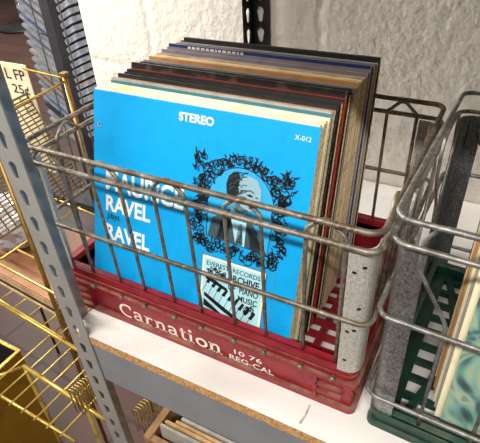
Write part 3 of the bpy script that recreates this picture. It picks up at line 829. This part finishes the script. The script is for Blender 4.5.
# ------------------------------------------------------------------ magazine rack and stool in the room beyond
mr = thing('magazine_rack', 'tall dark literature rack with tilted pockets beyond the gold wire rack', 'rack', (-1.13, 1.16, -.75))
mb = MB(); mb.box((-.012, -.13, .03), (.035, .13, 1.62)); mb.build('centre_panel', M['rackpanel'], mr)
mb = MB(); mb.box((-.22, -.18, 0), (.24, .18, .03)); mb.build('base_plate', M['rackpanel'], mr)
for k in range(4):
    mb = MB(); mb.tube([(-.06, -.128 , .05 + k * .0), (-.06, -.128, 1.6)] if k == 0 else [(.09, -.128, .05), (.09, -.128, 1.6)] if k == 1 else [(-.012, -.128, .4 * k), (-.06, -.128, .4 * k)] if k == 2 else [(.035, -.128, 1.2), (.09, -.128, 1.2)], .003, 6)
    mb.build('pocket_wire', M['galvwire'], mr)
MC = [cover('magazine white', 'c3c7d0', 'aab0bd'), cover('magazine grey', '9aa0ac', '868d9b'), cover('magazine ivory', 'e2dccb', 'd2ccba'), cover('magazine blue', '7f9cc0', '6a88b0'), cover('magazine orange', 'd08a5c', 'c27a4c'), cover('magazine dark', '545a66', '464c58')]
magp = mat('magazine page edges', 'c9cdd6', .7, 0, 'a9b0bf', 40)
mn = ['white', 'grey', 'ivory', 'pale blue', 'orange', 'slate']
seq = [0, 4, 1, 0, 3, 5, 0, 2, 1, 0, 0, 2, 1, 0, 3, 0, 1, 0, 2, 0, 1, 0, 3, 0, 1, 0, 2, 0]
for k in range(36):
    z = .85 - k * .034
    a = seq[k % 28]
    mb = MB(); L_ = .168
    mb.box((0, 0, 0), (L_, .21, .011)); mb.box((L_ * .02, .004, .011), (L_ * .98, .206, .0135), 1)
    o = mb.build('magazine', [magp if a != 5 else MC[5], MC[a]], None, (-1.30, 1.05, z - .0), (0, math.radians(33), 0))
    tag(o, '%s magazine, %s down the left side of the literature rack' % (mn[a], ORD[k] if 0 < k < 20 else 'topmost' if k == 0 else '%s from the bottom' % ORD[35 - k] if k < 35 else 'lowest'), 'magazine', 'magazines down the left side of the literature rack')
for k in range(30):
    z = .55 - k * .031
    a = seq[(k * 5 + 3) % 28]
    mb = MB(); mb.box((0, 0, 0), (.075, .2, .018)); mb.box((.002, .004, .018), (.073, .196, .0205), 1)
    o = mb.build('magazine', [magp, MC[a]], None, (-1.0885, 1.065, z - .05), (0, math.radians(-24), 0))
    tag(o, '%s magazine, %s down the right side of the literature rack' % (mn[a], ORD[k] if 0 < k < 20 else 'topmost' if k == 0 else '%s from the bottom' % ORD[29 - k] if k < 29 else 'lowest'), 'magazine', 'magazines down the right side of the literature rack')
# stool
st = thing('swivel_stool', 'round based stool with chrome column on the terracotta floor at far left', 'stool', (-4.3, 3.45, -.75))
mb = MB()
prof = [(.0, 0), (.27, 0), (.28, .012), (.27, .025), (.12, .045), (.05, .06), (.0, .062)]
def lathe(prof, n=28):
    mb = MB(); k = len(prof)
    v = [(r * math.cos(2 * PI * j / n), r * math.sin(2 * PI * j / n), z) for j in range(n) for r, z in prof]
    f = [(j * k + i, ((j + 1) % n) * k + i, ((j + 1) % n) * k + i + 1, j * k + i + 1) for j in range(n) for i in range(k - 1)]
    mb.add(v, f); return mb
lathe(prof).build('round_base', mat('dark stool base', '3c3a3a', .4, .4), st, smooth=True)
lathe([(0, .06), (.045, .06), (.035, .12), (.03, .7), (0, .7)]).build('column', mat('chrome column', 'b8b8ba', .2, .9), st, smooth=True)
lathe([(0, .7), (.19, .7), (.2, .73), (.19, .77), (0, .78)]).build('seat', M['darkin'], st, smooth=True)
cb = thing('cabinet', 'low dark grey cabinet at the far side of the room', 'cabinet', (-5.6, 5.0, -.75))
mb = MB(); mb.box((-1.2, -.25, .06), (.9, .25, 1.0)); mb.box((-1.15, -.22, 0), (.85, .22, .06)); mb.build('body', mat('cabinet grey', '4a4848', .6), cb)
for k in range(3):
    mb = MB(); mb.box((-1.17 + k * .69, -.268, .1), (-.52 + k * .69, -.25, .96)); d_ = mb.build('door', mat('cabinet door', '6a6868', .6), cb)
    mb = MB(); mb.box((-.58 + k * .69, -.285, .5), (-.56 + k * .69, -.268, .66)); mb.build('handle', M['galv'], d_)

# ------------------------------------------------------------------ light
wd = bpy.data.worlds.new('room light'); scn.world = wd; wd.use_nodes = True
wd.node_tree.nodes['Background'].inputs['Color'].default_value = (1, .965, .92, 1)
wd.node_tree.nodes['Background'].inputs['Strength'].default_value = .2
def area(name, locn, rot, sx, sy, e, c):
    l = bpy.data.lights.new(name, 'AREA'); l.shape = 'RECTANGLE'; l.size = sx; l.size_y = sy; l.energy = e; l.color = c
    o = bpy.data.objects.new(name, l); col.objects.link(o); o.location = locn; o.rotation_euler = rot; return o
area('ceiling_tube_light', (.3, -1.3, 1.62), (math.radians(45), 0, 0), 2.1, .08, 62, (1, .955, .88))
area('room_fill_light', (-3.4, 2.6, 2.1), (0, 0, 0), 1.6, 1.6, 110, (1, .96, .92))  # added unseen fill lamp, brightens the magazine rack and left floor

sl = area('side_light', (-1.75, .12, .95), (0, 0, 0), .7, .9, 17, (1, .965, .91))
sl.rotation_euler = (Vector((.25, .5, .12)) - Vector((-1.75, .12, .95))).to_track_quat('-Z', 'Y').to_euler(); sl.data.spread = math.radians(80)
vs = scn.view_settings
scn.display_settings.display_device = 'sRGB'
vs.view_transform = 'Standard'; vs.look = 'None'; vs.gamma = 1; vs.use_curve_mapping = False; vs.exposure = 0
